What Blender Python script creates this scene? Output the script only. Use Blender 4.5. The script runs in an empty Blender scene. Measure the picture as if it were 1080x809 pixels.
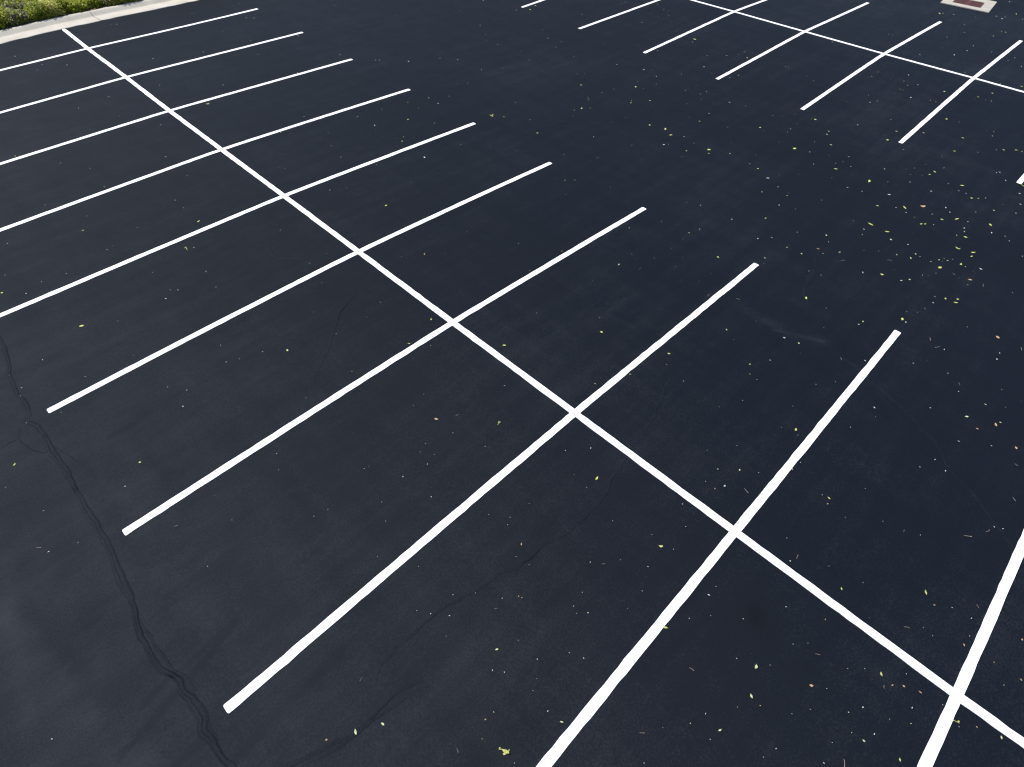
CAM = [-4.695, -5.84, 6.891]
ROT = [[0.705081, -0.708652, 0.02594], [0.51926, 0.540864, 0.661691], [0.482939, 0.453076, -0.749328]]
F = 20.529
KU = [-80, -14, -5.6, 0, 5.55, 8.9, 12.84, 18.38, 23.85, 27.5, 32, 45, 100]
KZ = [-0.5, -0.1416, -0.0816, 0.0, -0.0777, -0.145, -0.0575, 0.0905, -0.0287, -0.0887, 0.0013, 0.1, 0.3]
VG = 0.000496
STALL = [('A', 1, -5.6, 5.65, [0.005169, 0.024319, 16.397605]), ('A', 2, -5.6, 5.643, [0.001133, 0.018222, 13.698091]),
 ('A', 3, -5.6, 5.571, [5e-06, 0.001047, 10.981018]), ('A', 4, -5.6, 5.54, [-0.002093, -0.00447, 8.257996]),
 ('A', 5, -5.6, 5.509, [-0.001311, -0.009502, 5.523124]), ('A', 6, -5.585, 5.468, [-0.002273, -0.006237, 2.804069]),
 ('A', 7, -5.581, 5.528, [-0.001316, -0.0034, 0.032024]), ('A', 8, -5.638, 5.521, [-0.00043, 0.001473, -2.753012]),
 ('A', 9, -5.6, 5.587, [0.00015, -0.001374, -5.495989]), ('A', 10, -5.6, 5.55, [-0.006303, -8.219779]), ('B', 0, 13.0, 23.9, [0.005, 10.936]),
 ('B', 1, 12.949, 23.9, [-0.034097, 8.652183]), ('B', 2, 12.896, 23.9, [0.003313, 5.370431]), ('B', 3, 12.881, 23.954, [0.000231, -0.006868, 2.745206]),
 ('B', 4, 12.861, 23.854, [-0.000679, 0.025007, -0.262364]), ('B', 5, 12.916, 23.983, [-0.000394, 0.017144, -2.903772]), ('B', 6, 12.942, 23.9, [0.0, -5.516])]
SPINEA = [(-0.008, 18.393), (-0.025, 16.397), (-0.005, 13.698), (-0.017, 10.981), (-0.001, 8.258), (0.013, 5.523), (0.011, 2.804), (0.007, 0.032), (0.008, -2.753),
 (0.008, -5.496), (0.008, -8.218), (0.027, -8.872)]
SPINEB = [(18.308, 7.224), (18.399, 5.42), (18.459, 2.697), (18.514, -0.032), (18.625, -2.721), (18.633, -4.099)]
CRACK = [('c1', 1,
  [(-5.647, 5.119), (-5.648, 4.813), (-5.66, 4.525), (-5.721, 4.123), (-5.761, 3.938), (-5.773, 3.623), (-5.783, 3.369), (-5.784, 3.063), (-5.832, 2.861),
   (-5.886, 2.766), (-5.794, 2.533), (-5.763, 2.313), (-5.784, 2.057), (-5.79, 1.772), (-5.762, 1.421), (-5.76, 1.147), (-5.768, 0.852), (-5.778, 0.53),
   (-5.793, 0.299), (-5.793, 0.08), (-5.801, -0.179), (-5.841, -0.515), (-5.853, -0.798), (-5.875, -1.013), (-5.926, -1.192), (-5.954, -1.388),
   (-5.944, -1.543), (-5.942, -1.785), (-5.928, -1.922), (-5.874, -2.058), (-5.841, -2.171), (-5.876, -2.269), (-5.854, -2.356), (-5.841, -2.548),
   (-5.84, -2.674), (-5.892, -2.781), (-5.877, -2.916), (-5.856, -3.136), (-5.824, -3.328), (-5.814, -3.46)]),
 ('c1r', 0.45, [(-5.873, -1.169), (-5.9, -1.514), (-5.89, -1.739), (-5.868, -1.928), (-5.818, -2.1), (-5.772, -2.227), (-5.763, -2.342), (-5.778, -2.418)]),
 ('c1s', 0.35, [(-5.833, -2.467), (-5.836, -2.666), (-5.814, -2.749), (-5.831, -2.866), (-5.822, -3.03)]),
 ('c1b', 0.3, [(-5.892, 2.748), (-5.985, 2.647), (-6.025, 2.429), (-5.969, 2.17), (-5.864, 2.0), (-5.793, 1.953)]),
 ('c1c', 0.3, [(-5.77, 2.135), (-5.658, 1.798), (-5.569, 1.513)]), ('c1d', 0.3, [(-6.334, 2.526), (-6.163, 2.54), (-6.028, 2.501)]),
 ('c1e', 0.3, [(-5.675, 4.569), (-5.512, 4.561), (-5.375, 4.549)]),
 ('c1f', 0.3, [(-5.801, 1.739), (-5.809, 1.425), (-5.797, 1.04), (-5.813, 0.66), (-5.834, 0.377)]),
 ('c2', 0.6,
  [(-5.59, -3.595), (-5.49, -3.639), (-5.297, -3.729), (-5.074, -3.814), (-4.845, -3.9), (-4.595, -3.917), (-4.387, -3.936), (-4.259, -3.934), (-4.092, -3.969),
   (-3.955, -4.012)]),
 ('c2b', 0.4, [(-5.412, -3.74), (-5.201, -3.837), (-4.967, -3.909), (-4.761, -3.948), (-4.539, -3.973), (-4.316, -4.007), (-4.1, -4.027)]),
 ('c3', 0.5,
  [(-4.411, -3.717), (-4.26, -3.599), (-4.096, -3.554), (-3.889, -3.545), (-3.696, -3.561), (-3.497, -3.578), (-3.294, -3.595), (-3.115, -3.646),
   (-2.933, -3.698), (-2.732, -3.734), (-2.518, -3.763), (-2.283, -3.859), (-1.88, -3.887), (-1.518, -3.97), (-1.056, -3.984), (-0.694, -3.936),
   (-0.506, -3.869), (-0.252, -3.836), (0.163, -3.74), (0.494, -3.701), (0.851, -3.617), (1.324, -3.461), (1.656, -3.359)]),
 ('c4', 0.5,
  [(4.027, -5.547), (3.979, -5.845), (3.885, -6.032), (3.833, -6.2), (3.705, -6.42), (3.577, -6.578), (3.506, -6.782), (3.296, -6.986), (3.095, -7.181),
   (2.955, -7.439), (2.802, -7.667), (2.623, -7.893), (2.441, -8.135)]),
 ('c4b', 0.25, [(3.853, -5.864), (3.683, -6.11), (3.573, -6.268), (3.491, -6.369)]),
 ('c5', 0.4, [(-1.168, 4.592), (-1.232, 3.767), (-1.172, 3.628), (-0.965, 3.429), (-0.863, 3.13), (-0.679, 2.835), (-0.51, 2.554)]),
 ('c6', 0.35, [(-0.643, 1.883), (-0.961, 1.722), (-1.252, 1.588), (-1.503, 1.332), (-1.922, 0.956), (-2.322, 0.617), (-2.538, 0.415)]),
 ('c7', 0.5, [(6.201, 15.039), (5.718, 13.912), (5.441, 12.125), (5.253, 11.483), (5.312, 10.678), (5.222, 9.838), (5.254, 9.197), (5.366, 8.679)]),
 ('c8', 0.6, [(6.253, 4.109), (7.277, 3.973), (7.489, 3.724), (7.782, 2.833), (8.393, 1.76), (8.719, 1.544), (9.255, 1.408), (10.035, 1.54)]),
 ('c9', 0.6, [(8.675, 1.514), (9.123, 1.319), (9.105, 0.648), (9.161, 0.13), (9.093, -0.576), (9.057, -0.854)]),
 ('c10', 0.4, [(7.188, -3.367), (6.614, -3.472), (6.186, -3.634), (5.639, -3.74), (5.284, -3.875), (5.036, -4.126)]),
 ('c11', 0.4, [(9.595, 7.456), (8.899, 6.747), (8.395, 6.534), (7.985, 6.597)])]
WEAR = [(0.22, 0.28, [(-6.986, 0.009), (-6.835, -0.8), (-6.693, -1.798), (-6.501, -2.75)]), (0.1, -0.25, [(-6.776, -0.121), (-6.614, -1.019), (-6.45, -1.915)]),
 (0.1, 0.18, [(-6.759, 0.679), (-6.944, -0.258), (-7.075, -0.97), (-7.255, -1.874)]), (0.03, -0.6, [(-6.107, -2.282), (-5.696, -2.181), (-5.102, -2.011)]),
 (0.03, -0.45, [(-6.24, -2.124), (-5.895, -2.037)]), (0.02, -0.7, [(-6.356, -0.856), (-6.221, -0.855)]), (0.015, -0.5, [(-6.641, -1.241), (-6.438, -1.278)]),
 (0.03, -0.7, [(-5.136, 1.677), (-4.795, 1.652)]), (0.03, -0.8, [(-6.277, -2.885), (-5.925, -2.868)]),
 (0.03, -0.5, [(-6.601, -2.425), (-6.01, -2.29), (-5.587, -2.18)]), (0.03, -0.5, [(-5.806, -2.072), (-5.151, -1.992)]),
 (0.06, -0.35, [(-4.453, -2.58), (-3.786, -2.963)]), (0.05, -0.35, [(-5.767, -3.259), (-5.183, -3.179), (-4.459, -3.164)]),
 (0.12, 0.24, [(4.082, -3.592), (4.11, -4.129), (4.373, -4.705)]), (0.02, 0.34, [(3.97, -3.931), (4.348, -4.682)]),
 (0.6, 0.06, [(8.781, 7.312), (11.654, 5.945)]), (0.05, 0.2, [(7.156, 4.0), (7.442, 3.984)]), (0.1, -0.6, [(-0.727, -6.198), (-0.791, -6.259)]),
 (0.25, -0.3, [(-0.711, -6.151), (-0.854, -6.319)]), (0.05, -0.3, [(-1.897, -5.72), (-0.976, -5.888)]), (0.02, 0.3, [(4.22, -4.944), (4.162, -5.379)]),
 (0.02, 0.25, [(2.743, -1.633), (2.175, -1.642), (2.246, -2.219)]), (0.2, -0.25, [(-2.982, 12.758), (-2.228, 12.412)]),
 (0.12, 0.15, [(-4.02, 4.33), (-3.568, 4.237), (-3.446, 3.378)])]
LEAF = """
-3.824,-5.111,g,0.1483,13 -4.786,-3.904,p,0.0938,8 6.152,5.474,g,0.1949,7 -2.321,5.157,g,0.1501,7 8.723,-3.751,g,0.1738,7 -0.949,-2.087,g,0.0989,7 
2.158,-7.681,t,0.1124,7 -1.648,-5.568,g,0.0858,7 -1.471,-7.622,t,0.0887,7 -0.266,-8.291,g,0.0969,7 9.136,1.932,g,0.1831,6.5 10.292,-4.261,o,0.1754,6.5 
-1.554,-1.38,o,0.0929,6.5 -0.653,-3.718,g,0.0873,6.5 -1.275,-6.52,p,0.0815,6.5 12.863,-5.629,g,0.1839,6 9.942,-4.011,g,0.1591,6 
0.672,-5.283,t,0.0852,6 -1.58,-6.644,p,0.0741,6 0.97,-7.561,g,0.0884,6 9.025,0.52,g,0.1489,5.5 10.474,-2.963,g,0.1514,5.5 8.648,-5.616,g,0.1346,5.5 
-0.843,-4.93,g,0.071,5.5 -4.55,-4.049,p,0.0641,5.5 -2.101,-6.572,p,0.0662,5.5 -4.547,4.32,g,0.0999,5 0.255,-0.977,g,0.0794,5 8.713,-4.11,g,0.1237,5 
8.19,-5.354,g,0.1191,5 9.184,-5.368,g,0.1263,5 9.266,-5.652,g,0.1268,5 5.976,-5.427,g,0.1035,5 5.241,-3.938,g,0.0997,5 5.803,-5.973,t,0.1022,5 
6.766,-6.798,o,0.1092,5 5.678,-6.134,t,0.1014,5 -6.403,0.542,t,0.078,5 2.179,-5.263,g,0.0793,5 4.357,-7.004,p,0.093,5 2.434,-7.844,t,0.0821,5 
0.264,-6.236,t,0.0689,5 -3.195,-4.356,p,0.0588,5 -3.216,-5.352,p,0.0576,5 -2.697,-6.01,t,0.0584,5 -1.81,-6.031,t,0.0607,5 0.361,-7.557,t,0.0706,5 
-1.017,-7.051,o,0.0641,5 15.057,4.919,g,0.1719,4.5 8.949,1.637,g,0.1247,4.5 10.654,-0.959,g,0.1283,4.5 10.436,-2.154,g,0.1248,4.5 
-0.212,0.355,g,0.0752,4.5 1.707,-1.89,g,0.0747,4.5 8.469,-4.279,p,0.1096,4.5 10.294,-4.996,g,0.121,4.5 9.733,-5.368,g,0.1172,4.5 
8.213,-5.917,o,0.1073,4.5 7.253,-5.953,g,0.1011,4.5 4.515,-7.382,o,0.085,4.5 -0.36,-7.552,g,0.0607,4.5 0.905,10.758,g,0.1222,4 3.367,4.873,w,0.098,4 
15.162,-3.109,g,0.1376,4 11.518,-1.523,p,0.118,4 11.863,-4.586,g,0.1169,4 -1.741,5.864,g,0.0903,4 -0.862,0.147,g,0.0644,4 -2.384,1.414,g,0.0668,4 
3.465,-0.907,p,0.0766,4 4.267,-3.063,t,0.0758,4 3.944,-2.634,t,0.0749,4 2.125,-3.003,g,0.0657,4 6.964,-3.369,o,0.0897,4 10.227,-3.54,w,0.1081,4 
10.046,-4.777,g,0.1062,4 9.617,-4.57,g,0.1038,4 10.595,-5.595,g,0.1092,4 8.778,-5.952,w,0.0987,4 8.229,-6.153,t,0.0955,4 7.085,-4.629,g,0.0893,4 
6.952,-3.897,t,0.0891,4 7.666,-4.556,t,0.0926,4 3.931,-4.168,w,0.0727,4 4.156,-5.085,t,0.0732,4 6.734,-7.187,t,0.0874,4 -5.068,-0.36,t,0.0576,4 
-1.293,-1.543,t,0.0573,4 -2.085,-3.67,o,0.05,4 0.521,-5.032,w,0.0564,4 0.905,-5.046,p,0.0579,4 -1.552,-4.568,t,0.05,4 4.253,-7.724,o,0.0745,4 
3.241,-7.959,t,0.0697,4 1.388,-6.137,g,0.0597,4 -4.456,-3.533,t,0.0476,4 -4.155,-4.774,t,0.0457,4 -0.953,-5.71,w,0.0509,4 -0.668,-6.951,t,0.0523,4 
-0.088,-8.682,p,0.0567,4 4.328,6.697,g,0.0962,3.5 9.016,2.353,g,0.0992,3.5 8.374,1.451,w,0.094,3.5 20.356,-1.606,w,0.1495,3.5 
12.549,-0.59,g,0.1098,3.5 12.048,-3.912,g,0.1036,3.5 -3.238,4.025,w,0.069,3.5 1.398,3.777,g,0.0757,3.5 0.9,1.885,o,0.0669,3.5 
7.188,-2.051,g,0.0813,3.5 5.139,-2.112,g,0.0717,3.5 3.371,-3.363,p,0.0621,3.5 2.9,-4.082,g,0.0593,3.5 7.572,-3.259,p,0.0816,3.5 
7.173,-3.726,p,0.0792,3.5 9.577,-3.546,g,0.0913,3.5 11.451,-4.937,g,0.1001,3.5 10.293,-5.704,w,0.094,3.5 7.995,-4.58,p,0.0827,3.5 
7.321,-5.079,p,0.0791,3.5 7.165,-4.977,p,0.0784,3.5 6.853,-4.346,w,0.0772,3.5 7.224,-5.776,g,0.0785,3.5 7.38,-5.948,g,0.0793,3.5 
-6.231,2.088,g,0.0606,3.5 -4.991,0.934,g,0.0552,3.5 0.269,-6.812,g,0.0485,3.5 -0.242,-7.922,o,0.048,3.5 -1.13,-7.678,p,0.0453,3.5 
-1.038,-8.015,g,0.0459,3.5 6.813,9.804,p,0.1005,3 5.561,6.952,p,0.0867,3 13.052,10.631,g,0.1226,3 11.822,4.627,w,0.1011,3 10.643,4.053,g,0.0952,3 
9.577,5.233,g,0.0944,3 10.222,3.233,g,0.0916,3 8.402,4.225,g,0.0874,3 6.357,3.989,g,0.0797,3 9.245,0.051,p,0.0813,3 9.08,-0.829,g,0.0792,3 
11.035,0.227,g,0.0889,3 10.175,1.557,g,0.0878,3 8.843,-1.199,w,0.0777,3 15.835,-1.903,w,0.1072,3 14.675,-1.194,w,0.1027,3 16.938,-2.436,g,0.1118,3 
17.838,-3.474,g,0.1152,3 13.476,-2.434,g,0.0962,3 12.827,-2.447,g,0.0933,3 11.988,-1.203,p,0.0909,3 13.464,-3.884,g,0.0951,3 14.35,-3.804,g,0.0992,3 
14.639,-4.979,g,0.1001,3 -3.516,7.117,g,0.0718,3 -5.24,6.16,g,0.0676,3 -0.575,1.313,t,0.0524,3 3.677,-1.265,t,0.0575,3 6.347,-2.324,w,0.0659,3 
5.833,-2.765,p,0.0633,3 6.518,-2.9,p,0.0659,3 6.527,-3.208,p,0.0656,3 10.603,-4.661,w,0.0821,3 10.482,-4.793,w,0.0816,3 9.545,-4.511,g,0.0776,3 
12.46,-5.663,w,0.0902,3 11.975,-5.809,w,0.088,3 8.319,-4.84,p,0.0722,3 8.086,-4.828,g,0.0712,3 9.2,-5.419,g,0.0758,3 9.095,-5.678,g,0.0754,3 
8.182,-5.631,t,0.0714,3 6.619,-5.61,t,0.0648,3 5.947,-5.505,w,0.062,3 5.385,-4.947,g,0.0598,3 5.247,-4.931,p,0.0593,3 3.985,-4.414,p,0.0546,3 
4.406,-5.39,w,0.0558,3 5.707,-6.242,w,0.061,3 6.128,-6.96,w,0.0629,3 -4.121,1.471,w,0.0492,3 0.387,-4.96,o,0.0419,3 3.485,-5.921,w,0.0522,3 
2.097,-5.338,t,0.0472,3 4.855,-7.135,p,0.0578,3 4.218,-7.198,o,0.0554,3 4.616,-7.415,p,0.0571,3 3.753,-7.08,w,0.0535,3 5.023,-6.695,t,0.0583,3 
3.912,-7.817,t,0.0546,3 1.458,-5.562,p,0.045,3 1.624,-7.056,t,0.0459,3 -2.886,-4.017,t,0.036,3 -3.765,-4.772,o,0.0345,3 -5.045,-3.753,o,0.0354,3 
0.632,-8.1,o,0.0437,3 -0.388,-7.677,o,0.0405,3 -0.31,-7.775,o,0.0408,3 -0.47,-7.625,t,0.0402,3 -0.994,-7.733,w,0.0391,3 1.238,-8.069,t,0.0456,3 
1.101,14.544,w,0.0903,2.5 5.49,11.494,p,0.0863,2.5 8.092,9.016,p,0.0845,2.5 8.12,7.961,w,0.0815,2.5 5.588,7.386,p,0.0736,2.5 3.465,6.978,p,0.0678,2.5 
3.463,5.849,g,0.0643,2.5 6.366,5.223,g,0.0695,2.5 13.471,10.779,g,0.1038,2.5 11.7,4.077,p,0.0828,2.5 9.832,3.583,g,0.0758,2.5 9.709,3.514,g,0.0753,2.5 
7.322,2.903,w,0.0667,2.5 9.131,1.347,p,0.0694,2.5 8.539,0.873,p,0.0667,2.5 8.853,0.412,g,0.067,2.5 10.778,1.635,p,0.0753,2.5 11.774,1.591,p,0.0786,2.5 
13.373,3.478,p,0.0872,2.5 14.65,3.451,p,0.0915,2.5 15.323,3.205,o,0.0934,2.5 14.98,2.901,g,0.0918,2.5 18.443,-1.707,w,0.0993,2.5 
17.373,-1.237,p,0.0956,2.5 17.254,-3.618,w,0.0937,2.5 17.268,-3.265,g,0.0939,2.5 13.905,-2.967,p,0.0814,2.5 12.166,-1.158,p,0.0765,2.5 
10.779,-1.314,p,0.0713,2.5 11.301,-2.997,p,0.0718,2.5 9.843,-2.725,w,0.0667,2.5 8.665,-1.577,w,0.0637,2.5 8.873,-1.227,w,0.0648,2.5 
11.826,-3.864,g,0.0732,2.5 15.32,-4.252,p,0.0861,2.5 14.428,-4.753,g,0.0826,2.5 13.171,-5.032,w,0.0779,2.5 12.86,-5.257,w,0.0767,2.5 
24.899,0.324,g,0.1259,2.5 26.256,-1.5,w,0.13,2.5 27.399,-1.691,g,0.1344,2.5 19.068,-3.916,g,0.1006,2.5 -4.94,5.846,w,0.0552,2.5 
-2.983,4.101,w,0.0497,2.5 5.441,-1.232,p,0.0533,2.5 5.734,-1.306,p,0.0541,2.5 6.561,-0.791,p,0.0576,2.5 6.586,-1.566,p,0.0566,2.5 
1.262,-2.844,g,0.039,2.5 8.172,-1.435,g,0.0621,2.5 7.934,-1.989,w,0.0607,2.5 6.615,-2.507,w,0.0556,2.5 9.809,-3.868,g,0.0659,2.5 
9.768,-4.104,w,0.0656,2.5 8.42,-3.72,w,0.061,2.5 10.119,-4.54,p,0.0667,2.5 11.084,-4.169,w,0.0704,2.5 11.273,-5.466,p,0.0707,2.5 
11.503,-5.851,w,0.0716,2.5 10.06,-5.229,p,0.0663,2.5 9.932,-5.275,p,0.0659,2.5 10.372,-5.951,p,0.0674,2.5 8.554,-4.602,w,0.0611,2.5 
8.465,-5.25,g,0.0606,2.5 8.578,-5.388,p,0.061,2.5 6.911,-5.656,w,0.055,2.5 3.24,-4.267,w,0.0432,2.5 -5.781,3.374,w,0.0471,2.5 -5.882,2.75,w,0.0452,2.5 
-5.292,0.687,w,0.0388,2.5 -6.337,0.402,w,0.0386,2.5 -2.532,-1.819,w,0.0337,2.5 -2.457,-2.336,w,0.0328,2.5 0.691,-2.587,p,0.0379,2.5 
-0.317,-3.336,w,0.0347,2.5 0.694,-4.821,p,0.0357,2.5 3.139,-6.945,w,0.0426,2.5 3.04,-7.121,w,0.0424,2.5 1.283,-6.168,o,0.0371,2.5 
2.619,-7.981,w,0.0417,2.5 0.149,-6.198,w,0.0342,2.5 0.436,-6.572,t,0.035,2.5 -7.007,-1.779,w,0.0341,2.5 -3.324,-3.697,w,0.03,2.5 
-3.377,-4.48,w,0.0292,2.5 -2.585,-4.11,o,0.0302,2.5 -2.146,-4.82,p,0.0302,2.5 -2.569,-5.109,w,0.0295,2.5 -2.078,-6.382,w,0.03,2.5 
-3.243,-5.184,w,0.0288,2.5 0.877,-7.689,o,0.0367,2.5 1.03,-8.061,w,0.0374,2.5 -0.831,-7.54,w,0.0327,2.5 -0.462,-7.918,w,0.0338,2.5 
0.473,-8.216,o,0.0362,2.5 1.191,-8.562,o,0.0384,2.5 0.695,-8.675,o,0.0372,2.5 -0.826,12.781,w,0.0656,2 -1.376,16.042,w,0.0752,2 
-0.894,15.556,w,0.0739,2 -1.635,12.627,w,0.0647,2 1.762,11.604,p,0.0644,2 2.438,14.144,p,0.0724,2 3.981,14.155,p,0.0742,2 4.913,16.112,w,0.0809,2 
-1.086,8.815,w,0.0539,2 -2.602,8.457,p,0.052,2 -3.554,11.123,p,0.0596,2 5.094,15.922,w,0.0806,2 0.671,8.33,p,0.054,2 5.351,13.643,p,0.0746,2 
6.079,10.486,w,0.0674,2 6.175,10.436,w,0.0674,2 7.11,7.466,p,0.062,2 6.102,7.132,p,0.0593,2 4.713,6.105,g,0.0543,2 3.432,7.681,p,0.0559,2 
3.633,6.018,g,0.0522,2 2.037,6.775,p,0.0516,2 1.883,6.15,p,0.0497,2 2.387,8.55,g,0.0567,2 4.452,4.793,p,0.0508,2 12.445,12.481,w,0.0845,2 
10.66,10.728,w,0.0767,2 10.2,9.958,w,0.074,2 1.482,8.135,g,0.0544,2 12.641,10.938,w,0.0815,2 14.076,9.043,p,0.0809,2 15.032,7.081,p,0.0798,2 
16.961,7.81,g,0.086,2 16.699,7.136,p,0.0842,2 16.277,6.839,p,0.0826,2 14.812,4.841,g,0.0756,2 12.57,6.784,p,0.073,2 11.528,8.352,p,0.0735,2 
11.151,7.66,p,0.0713,2 9.775,7.537,w,0.0679,2 11.528,5.437,p,0.068,2 9.637,4.502,p,0.0617,2 9.099,4.577,p,0.0606,2 9.006,4.473,g,0.0602,2 
8.166,4.281,g,0.0578,2 6.782,4.639,g,0.0553,2 7.251,5.66,p,0.0584,2 7.706,1.967,p,0.0528,2 9.038,0.981,p,0.0548,2 9.147,-0.565,p,0.0532,2 
11.644,2.474,p,0.0637,2 11.359,2.257,p,0.0626,2 11.91,2.437,p,0.0644,2 11.537,2.922,g,0.064,2 12.403,3.651,p,0.0674,2 13.278,2.488,p,0.0682,2 
13.596,2.394,g,0.0689,2 13.369,5.224,g,0.0724,2 5.103,1.933,p,0.0465,2 5.285,1.787,p,0.0466,2 16.592,-1.51,g,0.074,2 16.867,-1.71,p,0.0747,2 
16.911,-0.496,o,0.0756,2 16.042,-2.364,g,0.0718,2 13.095,-1.54,w,0.0636,2 14.057,-2.043,p,0.0661,2 11.34,-0.415,p,0.0595,2 11.571,-0.382,p,0.0601,2 
10.276,-1.67,p,0.0554,2 10.702,-2.036,p,0.0563,2 11.263,-2.115,p,0.0578,2 10.828,-2.364,p,0.0564,2 11.496,-3.541,p,0.0577,2 11.135,-3.667,p,0.0566,2 
11.878,-3.498,o,0.0589,2 12.41,-4.002,p,0.0603,2 12.612,-2.945,o,0.0613,2 15.028,-4.311,p,0.068,2 14.298,-4.624,p,0.0657,2 14.666,-5.108,g,0.0668,2 
13.089,-4.982,w,0.062,2 25.043,0.25,w,0.1011,2 25.229,-0.071,g,0.1015,2 24.228,-0.775,w,0.098,2 23.244,-1.055,w,0.0947,2 21.196,-1.766,w,0.088,2 
21.909,-1.752,w,0.0902,2 24.543,-1.938,g,0.0984,2 24.555,-2.076,g,0.0984,2 26.437,-1.252,w,0.1047,2 26.877,-2.054,w,0.1057,2 21.046,-3.435,w,0.0869,2 
21.752,-3.066,w,0.0892,2 18.78,-3.421,g,0.0798,2 28.859,-1.052,w,0.1124,2 15.23,1.695,p,0.0727,2 14.893,0.603,p,0.0706,2 18.228,1.604,g,0.0813,2 
19.418,-0.841,w,0.083,2 22.136,-0.825,w,0.0914,2 23.683,-1.897,w,0.0957,2 -1.734,6.933,p,0.0481,2 -1.736,6.543,w,0.047,2 -2.205,5.099,w,0.0428,2 
-4.713,7.671,p,0.0493,2 -4.236,5.951,w,0.0444,2 -2.377,4.258,p,0.0405,2 -5.282,3.941,w,0.039,2 -3.103,2.279,w,0.0351,2 -3.219,1.864,p,0.034,2 
-5.757,3.941,w,0.0391,2 -1.589,1.191,p,0.0336,2 -2.686,1.669,p,0.0338,2 -0.703,4.46,p,0.0423,2 -0.862,3.139,o,0.0388,2 0.87,5.074,p,0.0456,2 
1.979,-1.633,p,0.0341,2 5.364,-0.589,p,0.0432,2 4.646,-0.267,g,0.0419,2 2.7,-4.195,g,0.0333,2 1.889,-3.129,o,0.0322,2 2.518,0.901,p,0.0392,2 
2.974,0.14,g,0.0388,2 2.035,0.137,g,0.0369,2 8.459,-1.911,g,0.0501,2 8.871,-2.548,o,0.0508,2 7.369,-3.404,w,0.046,2 6.872,-3.508,p,0.0445,2 
9.926,-3.034,w,0.0534,2 9.711,-4.307,o,0.0523,2 9.714,-4.715,o,0.0522,2 11.561,-4.622,w,0.0576,2 11.576,-4.779,w,0.0576,2 11.544,-5.055,g,0.0574,2 
11.687,-5.168,g,0.0578,2 10.904,-5.195,g,0.0555,2 10.373,-5.201,p,0.054,2 9.664,-5.205,g,0.0519,2 10.246,-6.065,w,0.0536,2 8.294,-4.939,p,0.048,2 
8.631,-5.707,g,0.0489,2 8.011,-5.933,o,0.0471,2 8.281,-5.158,g,0.0479,2 7.94,-5.368,o,0.0469,2 7.667,-5.202,g,0.0462,2 7.134,-5.616,o,0.0446,2 
8.409,-6.627,w,0.0483,2 6.085,-3.584,w,0.0423,2 6.336,-6.95,w,0.0425,2 9.855,-6.423,w,0.0525,2 5.143,-6.48,w,0.0392,2 4.956,-5.987,w,0.0386,2 
-5.707,3.533,p,0.0381,2 -4.117,2.005,w,0.0341,2 -3.937,1.736,w,0.0335,2 -1.551,-1.744,p,0.028,2 -1.379,-2.25,p,0.0275,2 -2.162,-1.897,w,0.0271,2 
-0.372,-1.623,w,0.0298,2 -1.921,-3.298,w,0.0256,2 -0.609,-3.107,w,0.0275,2 0.394,-4.808,p,0.028,2 1.064,-5.254,w,0.0292,2 -0.138,-4.786,w,0.027,2 
-0.39,-5.003,p,0.0265,2 1.775,-3.528,w,0.0316,2 -1.648,-4.438,w,0.0249,2 -1.185,-4.981,w,0.0253,2 -0.999,-4.28,p,0.0259,2 4.13,-6.543,w,0.0365,2 
2.826,-5.821,p,0.0332,2 4.023,-7.454,w,0.0365,2 2.842,-6.835,p,0.0334,2 4.834,-6.742,w,0.0384,2 1.655,-5.59,w,0.0305,2 2.566,-7.891,w,0.0332,2 
3.28,-5.054,o,0.0344,2 -3.13,-3.539,w,0.0243,2 -3.463,-3.524,w,0.0241,2 -2.744,-3.984,w,0.0241,2 -3.5,-3.845,o,0.0238,2 -3.299,-4.586,w,0.0233,2 
-3.653,-4.784,w,0.023,2 -3.909,-4.875,o,0.0229,2 -2.569,-4.146,o,0.0241,2 -2.208,-4.649,w,0.0242,2 -1.482,-5.114,w,0.0248,2 -2.01,-4.613,o,0.0244,2 
-1.357,-5.699,w,0.0249,2 -1.151,-5.862,o,0.0252,2 -2.943,-4.75,w,0.0235,2 -2.638,-4.959,p,0.0236,2 -2.246,-6.546,w,0.0239,2 -2.269,-6.319,p,0.0238,2 
-1.353,-6.327,w,0.0249,2 -1.783,-6.588,o,0.0244,2 -1.596,-6.755,o,0.0247,2 -0.911,-6.151,w,0.0255,2 0.998,-7.856,w,0.0297,2 -0.424,-6.437,w,0.0264,2 
-0.233,-6.838,o,0.0268,2 -0.572,-7.258,o,0.0264,2 -0.987,-7.453,p,0.0259,2 -0.623,-7.968,p,0.0268,2 -1.148,-7.56,p,0.0257,2 -1.612,-7.475,w,0.0251,2 
0.676,-8.403,o,0.0295,2 0.494,-8.554,o,0.0293,2 -0.161,-8.471,o,0.028,2 -1.84,-7.069,w,0.0246,2 5.047,17.116,w,0.063,1.5 -0.507,10.391,w,0.0441,1.5 
-2.534,9.442,w,0.0412,1.5 -2.924,10.126,w,0.0426,1.5 -1.761,17.128,w,0.0588,1.5 5.419,17.564,w,0.0643,1.5 1.257,17.947,w,0.0619,1.5 
1.404,17.893,w,0.0619,1.5 -1.052,11.518,o,0.0463,1.5 4.962,7.059,g,0.0427,1.5 4.975,7.531,g,0.0436,1.5 2.412,4.18,w,0.0343,1.5 
1.201,4.929,w,0.0343,1.5 9.925,9.106,w,0.0537,1.5 7.738,9.435,w,0.0509,1.5 3.839,9.953,w,0.0468,1.5 3.761,11.089,p,0.049,1.5 3.583,12.997,w,0.0528,1.5 
2.309,5.322,g,0.0362,1.5 16.633,7.298,w,0.0632,1.5 16.015,8.786,w,0.064,1.5 16.173,8.709,w,0.0641,1.5 11.656,7.874,w,0.0547,1.5 
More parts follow.
